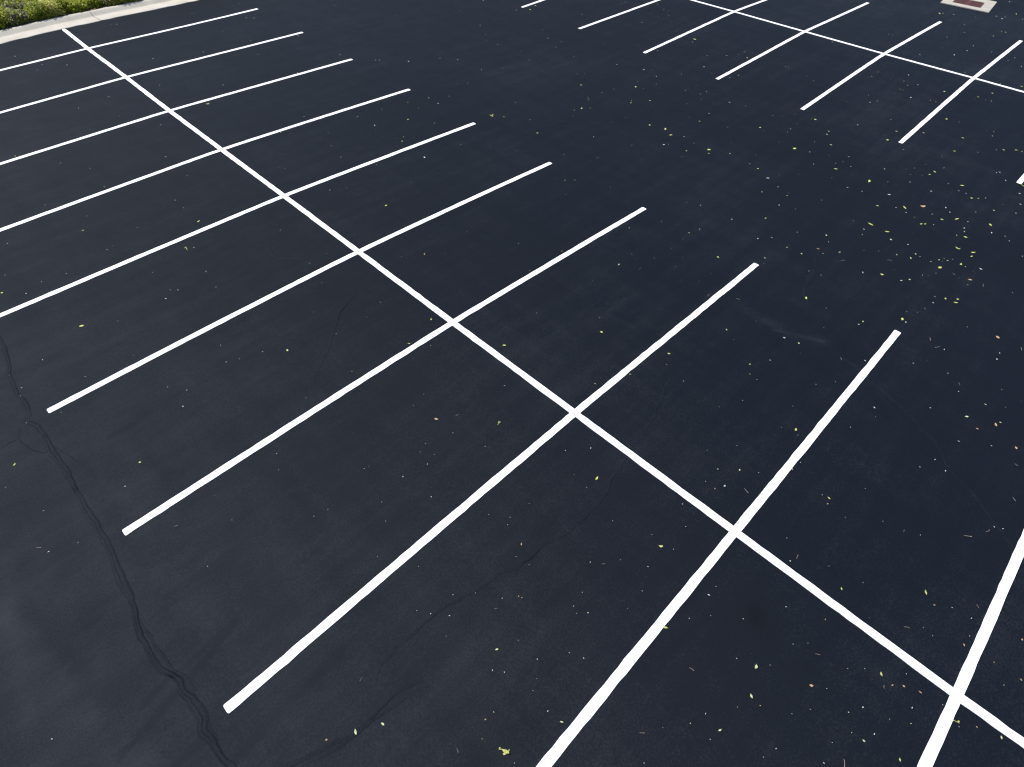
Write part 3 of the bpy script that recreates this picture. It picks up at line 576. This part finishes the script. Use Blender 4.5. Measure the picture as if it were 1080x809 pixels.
vsx = np.arange(12.0, -9.0, -.12)
tag(stripe('parking_line', [(spine2_u(v), v) for v in vsx], .0535, .009),
    'long white line crossing the far row stall lines near the drain', 'parking line', 'long cross lines of the parking rows')

# ------------------------------------------------------------------ kerb with gutter
def kerb_v(u): return KERB0 + KERBS*u
prof = [(0, -.12), (0, .006), (.012, .016), (.30, .006), (.56, -.004), (.585, .002), (.605, .014), (.70, .085), (.725, .099), (.75, .106), (.83, .107), (.85, .102), (.855, .08), (.855, -.15)]
m = len(prof)
vs, fs = [], []
edges = [1.15 + 6.1*k for k in range(-5, 8)]
nrm = np.array([-KERBS, 1])/math.hypot(KERBS, 1)
for s0, s1 in zip(edges[:-1], edges[1:]):
    us = np.linspace(s0+.009, s1-.009, 26); base = len(vs)
    for u in us:
        v = kerb_v(u); j = rng.normal(0, .002)
        for (dv, dz) in prof:
            q = np.array([u, v]) + nrm*dv
            vs.append((q[0], q[1] + (rng.normal(0, .006) if dv == 0 else 0), gz(u, v) + dz + (j if dz > .1 else 0)))
    for k in range(len(us)-1):
        for j in range(m-1):
            p0 = base+k*m+j; fs.append((p0, p0+m, p0+m+1, p0+1))
    fs.append(tuple(base+j for j in range(m))); last = base+(len(us)-1)*m
    fs.append(tuple(last+j for j in reversed(range(m))))
fs = [tuple(reversed(f)) for f in fs]
tag(obj('kerb', vs, fs, M_CONC), 'pale concrete kerb and gutter between asphalt and green planting', kind='structure')

# ------------------------------------------------------------------ planting bed and ground cover
def bed_z(u, d):                                            # d: distance behind the kerb
    return gz(u, 18.43) + .10 + .05*min(d, 3)
vs, fs = [], []
bu = np.linspace(-29, 43, 73); bd = [0, .3, .8, 1.5, 2.5, 4, 6, 9, 13]
for u in bu:
    for d in bd:
        v = kerb_v(u) + .865 + d
        vs.append((u, v, bed_z(u, d) + .02*math.sin(u*3.1+d*2) - (.9 if d == 13 else 0)))
k = len(bd)
fs = [(i*k+j, (i+1)*k+j, (i+1)*k+j+1, i*k+j+1) for i in range(len(bu)-1) for j in range(k-1)]
tag(obj('planting_bed', vs, fs, M_SOIL, None, True), kind='structure')

hx = rng.uniform(-28, 40, 700); hd = rng.uniform(.15, 8, 700)**1.0
near = [(-2.4+.42*i+rng.normal(0, .08), .22+rng.uniform(0, .12)) for i in range(20)]
near += [(rng.uniform(-3, 4), rng.uniform(.5, 4)) for _ in range(110)]
cl = [(u, d, rng.uniform(.24, .46), rng.uniform(.26, .46), 1) for u, d in near]
cl += [(u, d, rng.uniform(.3, .6), rng.uniform(.22, .45), 0) for u, d in zip(hx, hd) if not (-3 < u < 4.2 and d < 4)]
LV, LQ, LH = [], [], []
nbase = 0
for (u, d, r, h, fine) in cl:
    tone = rng.normal(0, .14); dead = rng.random() < .16
    nleaf = int((1500 if fine else 190) * (r/.35)**2)
    th = rng.uniform(0, 2*np.pi, nleaf); ph_ = np.arccos(rng.uniform(0, 1, nleaf)); rad = rng.uniform(.45, 1.08, nleaf)
    x = u + r*rad*np.sin(ph_)*np.cos(th); y = kerb_v(u)+.865+d + r*rad*np.sin(ph_)*np.sin(th)
    z = bed_z(u, d) + h*rad*np.cos(ph_) + rng.normal(0, .02, nleaf)
    y = np.where(y < kerb_v(x)+.86, kerb_v(x)+.86+rng.uniform(0, .12, nleaf), y)
    s = rng.uniform(.022, .05, nleaf) * (1 if fine else 1.6)
    A_ = rng.uniform(0, 2*np.pi, nleaf); tl = rng.normal(0, .6, nleaf); t2 = rng.normal(0, .6, nleaf)
    ax = np.stack([np.cos(A_), np.sin(A_), tl], -1); ay = np.stack([-np.sin(A_), np.cos(A_), t2], -1)
    c = np.stack([x, y, np.maximum(z, bed_z(u, d)+.01)], -1)
    q = np.stack([c-ax*s[:, None], c+ay*s[:, None]*.5, c+ax*s[:, None], c-ay*s[:, None]*.5], 1)
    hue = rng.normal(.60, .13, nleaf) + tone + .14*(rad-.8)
    hue = np.where(rng.random(nleaf) < .06, rng.uniform(.85, 1, nleaf), hue)
    if dead: hue = np.where(rng.random(nleaf) < .6, rng.uniform(.04, .14, nleaf), hue)
    hue = np.where(rng.random(nleaf) < .02, rng.uniform(0, .13, nleaf), hue)
    LV.append(q.reshape(-1, 3)); LH.append(np.repeat(hue.clip(0, 1), 4))
    LQ.append(np.arange(nleaf*4).reshape(-1, 4) + nbase); nbase += nleaf*4
gc = obj_np('ground_cover', np.concatenate(LV), np.concatenate(LQ), M_SHRUB, False, ('hue', np.concatenate(LH)))
tag(gc, 'low bushy green ground cover behind the concrete kerb', 'ground cover', kind='stuff')

# ------------------------------------------------------------------ storm drain
dr = bpy.data.objects.new('storm_drain', None); C.objects.link(dr)
dz = gz(DU, DV) + .035
dr.location = (DU, DV, dz); dr.rotation_euler = (0, 0, DR)
tag(dr, 'square concrete storm drain with rusty grate in the asphalt', 'drain')
def ring(bm, ax0, ax1, ay0, ay1, bx0, bx1, by0, by1, z0, z1, bev):
    o = [(ax0, ay0), (ax1, ay0), (ax1, ay1), (ax0, ay1)]; i_ = [(bx0, by0), (bx1, by0), (bx1, by1), (bx0, by1)]
    vt = [[bm.verts.new((*p, z)) for p in loop] for z in (z0, z1) for loop in (o, i_)]
    for k_ in range(4):
        n_ = (k_+1) % 4
        bm.faces.new((vt[2][k_], vt[2][n_], vt[3][n_], vt[3][k_]))
        bm.faces.new((vt[0][n_], vt[0][k_], vt[1][k_], vt[1][n_]))
        bm.faces.new((vt[0][k_], vt[0][n_], vt[2][n_], vt[2][k_]))
        bm.faces.new((vt[1][n_], vt[1][k_], vt[3][k_], vt[3][n_]))
    if bev:
        bmesh.ops.bevel(bm, geom=[e_ for e_ in bm.edges], offset=bev, segments=2, affect='EDGES')
GX0, GX1, GY0, GY1 = -.50, .36, -.50, .50
bm = bmesh.new(); ring(bm, -.88, .88, -.87, .87, GX0-.012, GX1+.012, GY0-.012, GY1+.012, -.25, .004, .008)
bm_obj('concrete_apron', bm, M_APRON, dr)
for y0, y1 in ((GY0, -.006), (.006, GY1)):
    bm = bmesh.new()
    box(bm, GX0, GX0+.035, y0, y1, -.06, -.004); box(bm, GX1-.035, GX1, y0, y1, -.06, -.004)
    box(bm, GX0+.036, GX1-.036, y0, y0+.03, -.06, -.004); box(bm, GX0+.036, GX1-.036, y1-.03, y1, -.06, -.004)
    nb = 11
    for k_ in range(nb):
        yc = y0+.03 + (y1-y0-.06)*(k_+.5)/nb
        box(bm, GX0+.036, GX1-.036, yc-.010, yc+.010, -.055, -.008)
    for xc in (-.2, .06): box(bm, xc-.008, xc+.008, y0+.031, y1-.031, -.05, -.0095)
    bm_obj('grate', bm, M_RUST, dr)
bm = bmesh.new(); ring(bm, GX0-.06, GX1+.06, GY0-.06, GY1+.06, GX0+.001, GX1-.001, GY0+.001, GY1-.001, -1.0, -.255, 0)
box(bm, GX0-.06, GX1+.06, GY0-.06, GY1+.06, -1.05, -1.005)
bm_obj('pit', bm, M_PIT, dr)

# ------------------------------------------------------------------ fallen leaves and twigs
def leaf_geom(c, L, kind_i):
    """one leaf (or twig) of length L, base at the origin, lying on z = 0"""
    w = {0: .42, 1: .33, 2: .52}[kind_i % 3]
    vs, fs = [], []
    if c == 't':
        n, r = 7, L*.035+.0012
        bend = rng.normal(0, .12)
        for i in range(n):
            t = i/(n-1); x = (t-.5)*L; y = bend*L*(t*(1-t))*4*.5
            for k_ in range(5):
                a_ = k_*2*math.pi/5; rr = r*(1-.5*t)
                vs.append((x, y+rr*math.cos(a_), rr+rr*math.sin(a_)+.002*math.sin(t*3)))
        for i in range(n-1):
            for k_ in range(5): fs.append((i*5+k_, (i+1)*5+k_, (i+1)*5+(k_+1) % 5, i*5+(k_+1) % 5))
        fs += [tuple(reversed(range(5))), tuple((n-1)*5+k_ for k_ in range(5))]
        return vs, fs
    n = 8; curl = rng.uniform(.05, .28); fold = rng.uniform(.05, .35); asym = rng.normal(0, .07)
    prof_ = [0.04, .05, .55, .88, 1.0, .85, .52, .03] if c != 'w' else [.3, .6, .85, 1, .95, .85, .6, .25]
    for i in range(n):
        t = i/(n-1); x = (t-.5)*L; half_ = prof_[i]*w*L*.5*(1+rng.normal(0, .08)); cy = asym*L*math.sin(t*math.pi)
        zc = curl*L*(t-.45)**2*1.6
        vs += [(x, cy-half_, zc+fold*half_+.001), (x, cy, zc+.001), (x, cy+half_, zc+fold*half_*.8+.001)]
    for i in range(n-1):
        a_ = 3*i; fs += [(a_, a_+3, a_+4, a_+1), (a_+1, a_+4, a_+5, a_+2)]
    return vs, fs

def sprig_geom(L, n):
    vs, fs = leaf_geom('t', L, 0)
    for i in range(n):
        lv, lf = leaf_geom('g', L*rng.uniform(.22, .42), i)
        a_ = rng.uniform(0, 6.28); px, py = rng.uniform(-.45, .45)*L, rng.normal(0, .17)*L
        b0 = len(vs)
        for (x, y, z) in lv: vs.append((px+x*math.cos(a_)-y*math.sin(a_), py+x*math.sin(a_)+y*math.cos(a_), z+.004+.004*i))
        fs += [tuple(k_+b0 for k_ in f) for f in lf]
    return vs, fs

entries = []
for w_ in LEAF.split():
    f = w_.split(','); entries.append((float(f[0]), float(f[1]), f[2], float(f[3]), float(f[4])))
NAME = {'g': 'fallen_leaf', 'p': 'fallen_leaf', 'w': 'leaf_fragment', 'o': 'dry_leaf', 't': 'twig'}
CAT = {'g': 'leaf', 'p': 'leaf', 'w': 'leaf fragment', 'o': 'dry leaf', 't': 'twig'}
WHAT = {'g': 'small yellow-green leaf', 'p': 'small pale green leaf', 'w': 'small whitish leaf bit', 'o': 'small dry brown leaf', 't': 'thin dry twig'}
def zone(u, v):
    if u < -5.65: return 'on the driveway past the left line ends', 'driveway'
    if u < 0: return 'in the near row stalls left of the long cross line', 'left near stalls'
    if u < 5.55: return 'in the near row stalls right of the long cross line', 'right near stalls'
    if u < 12.9: return 'in the open aisle between the two stall rows', 'aisle'
    if u < 18.5: return 'in the far row stalls below the far cross line', 'far stalls'
    return 'beyond the far cross line near the drain', 'far end'
SPECIAL = {}
for key, lab in LEAF_LABELS: SPECIAL[key] = lab
FLAT = .7
SC = {'g': .74, 'p': .64, 'w': .56, 'o': .70, 't': .8}
protos = {}
stv, stf, sth = {}, {}, {}
for n_, (u, v, c, size, px) in enumerate(entries):
    lift = 0.0
    for row, i, u0, u1, co_ in STALL:
        if u0-.1 < u < u1+.1 and abs(v-np.polyval(co_, u)) < .12: lift = .006
    if abs(u-spine_u(v)) < .12 or abs(u-spine2_u(v)) < .12: lift = .010
    z = gz(u, v) + lift + .002
    a_ = rng.uniform(0, 2*math.pi); L = size*SC[c]
    if n_ < 300:
        key = n_
        big = px >= 6 and c == 'g'
        vs, fs = sprig_geom(L, 9 if px > 10 else 4) if big and (px > 10 or n_ % 3 != 1) else leaf_geom(c, L*1.15 if c != 'w' else L, n_)
        o = obj(NAME[c] if not (px > 10) else 'leaf_sprig', vs, fs, M_LEAF[c], None, True)
        o.location = (u, v, z); o.rotation_euler = (rng.normal(0, .06), rng.normal(0, .06), a_)
        zl, zg = zone(u, v)
        k2 = '%g,%g' % (u, v)
        if k2 in SPECIAL: tag(o, SPECIAL[k2], CAT[c] if px <= 10 else 'leaf sprig')
        else: tag(o, WHAT[c] + ' ' + zl, CAT[c], '%ss: %s' % (WHAT[c].split(' ', 1)[1] if c != 't' else 'dry twig', zg))
    else:
        vs, fs = leaf_geom(c, L, n_)
        b0 = stv.setdefault(c, []); f0 = stf.setdefault(c, [])
        k0 = len(b0)
        b0 += [(u+x*math.cos(a_)-y*math.sin(a_), v+x*math.sin(a_)+y*math.cos(a_), z+zz) for x, y, zz in vs]
        f0 += [tuple(k_+k0 for k_ in f) for f in fs]
# finest crumbs, densest along the valley of the aisle and by the drain
for _ in range(170):
    r_ = rng.random()
    if r_ < .45: u, v = rng.normal(9.5, 3.2), rng.normal(-3.5, 4.5)
    elif r_ < .65: u, v = rng.normal(21, 4), rng.normal(0, 4)
    else: u, v = rng.uniform(-7, 24), rng.uniform(-9, 17)
    if v > 18 or v < -14 or math.hypot(u-DU, v-DV) < 1.4: continue
    c = rng.choice(['w', 'p', 'o', 't'], p=[.34, .2, .28, .18]); dist = math.hypot(math.hypot(u-CAM[0], v-CAM[1]), 6.9)
    L = rng.uniform(.5, 1.15)*dist/616*.8
    if c == 't': L *= 2
    vs, fs = leaf_geom(c, L, 1); a_ = rng.uniform(0, 6.28); z = gz(u, v)+.011
    b0 = stv.setdefault(c, []); f0 = stf.setdefault(c, []); k0 = len(b0)
    b0 += [(u+x*math.cos(a_)-y*math.sin(a_), v+x*math.sin(a_)+y*math.cos(a_), z+zz) for x, y, zz in vs]
    f0 += [tuple(k_+k0 for k_ in f) for f in fs]
allv, allf, mi = [], [], []
me = bpy.data.meshes.new('leaf_litter')
order = sorted(stv)
for k_, c in enumerate(order):
    b0 = len(allv); allv += stv[c]; allf += [tuple(x+b0 for x in f) for f in stf[c]]; mi += [k_]*len(stf[c])
me.from_pydata(allv, [], allf)
for c in order: me.materials.append(M_LEAF[c])
me.polygons.foreach_set('material_index', mi)
o = bpy.data.objects.new('leaf_litter', me); C.objects.link(o)
tag(o, 'tiny crumbs of leaves and petals strewn over the black asphalt', 'leaf litter', kind='stuff')

# ------------------------------------------------------------------ camera, light, sky
cam = bpy.data.cameras.new('camera'); co = bpy.data.objects.new('camera', cam); C.objects.link(co)
R3 = Matrix([ROT[0], ROT[1], [-x for x in ROT[2]]]).transposed()
co.matrix_world = Matrix.Translation(CAM) @ R3.to_4x4()
cam.sensor_fit = 'HORIZONTAL'; cam.sensor_width = 36; cam.lens = F; cam.clip_start = .1; cam.clip_end = 9000
bpy.context.scene.camera = co

SUN = Vector((-.22, .37, .92)).normalized()
el = math.asin(SUN.z); az = math.atan2(SUN.x, SUN.y)
sl = bpy.data.lights.new('sun', 'SUN'); sl.energy = 4.2; sl.angle = math.radians(.53); sl.color = (1, .972, .93)
so = bpy.data.objects.new('sun', sl); C.objects.link(so); so.location = SUN*60
so.rotation_euler = SUN.to_track_quat('Z', 'Y').to_euler()
w = bpy.data.worlds.new('World'); bpy.context.scene.world = w; w.use_nodes = True
nt = w.node_tree; bg = nt.nodes['Background']
sky = nt.nodes.new('ShaderNodeTexSky'); sky.sky_type = 'NISHITA'; sky.sun_disc = False
sky.sun_elevation = el; sky.sun_rotation = az
nt.links.new(sky.outputs[0], bg.inputs[0]); bg.inputs[1].default_value = .11
vs_ = bpy.context.scene.view_settings
vs_.view_transform = 'Standard'; vs_.look = 'None'; vs_.gamma = 1; vs_.use_curve_mapping = False; vs_.exposure = .45
bpy.context.scene.cycles.use_denoising = True
bpy.context.scene.cycles.filter_width = 1.3
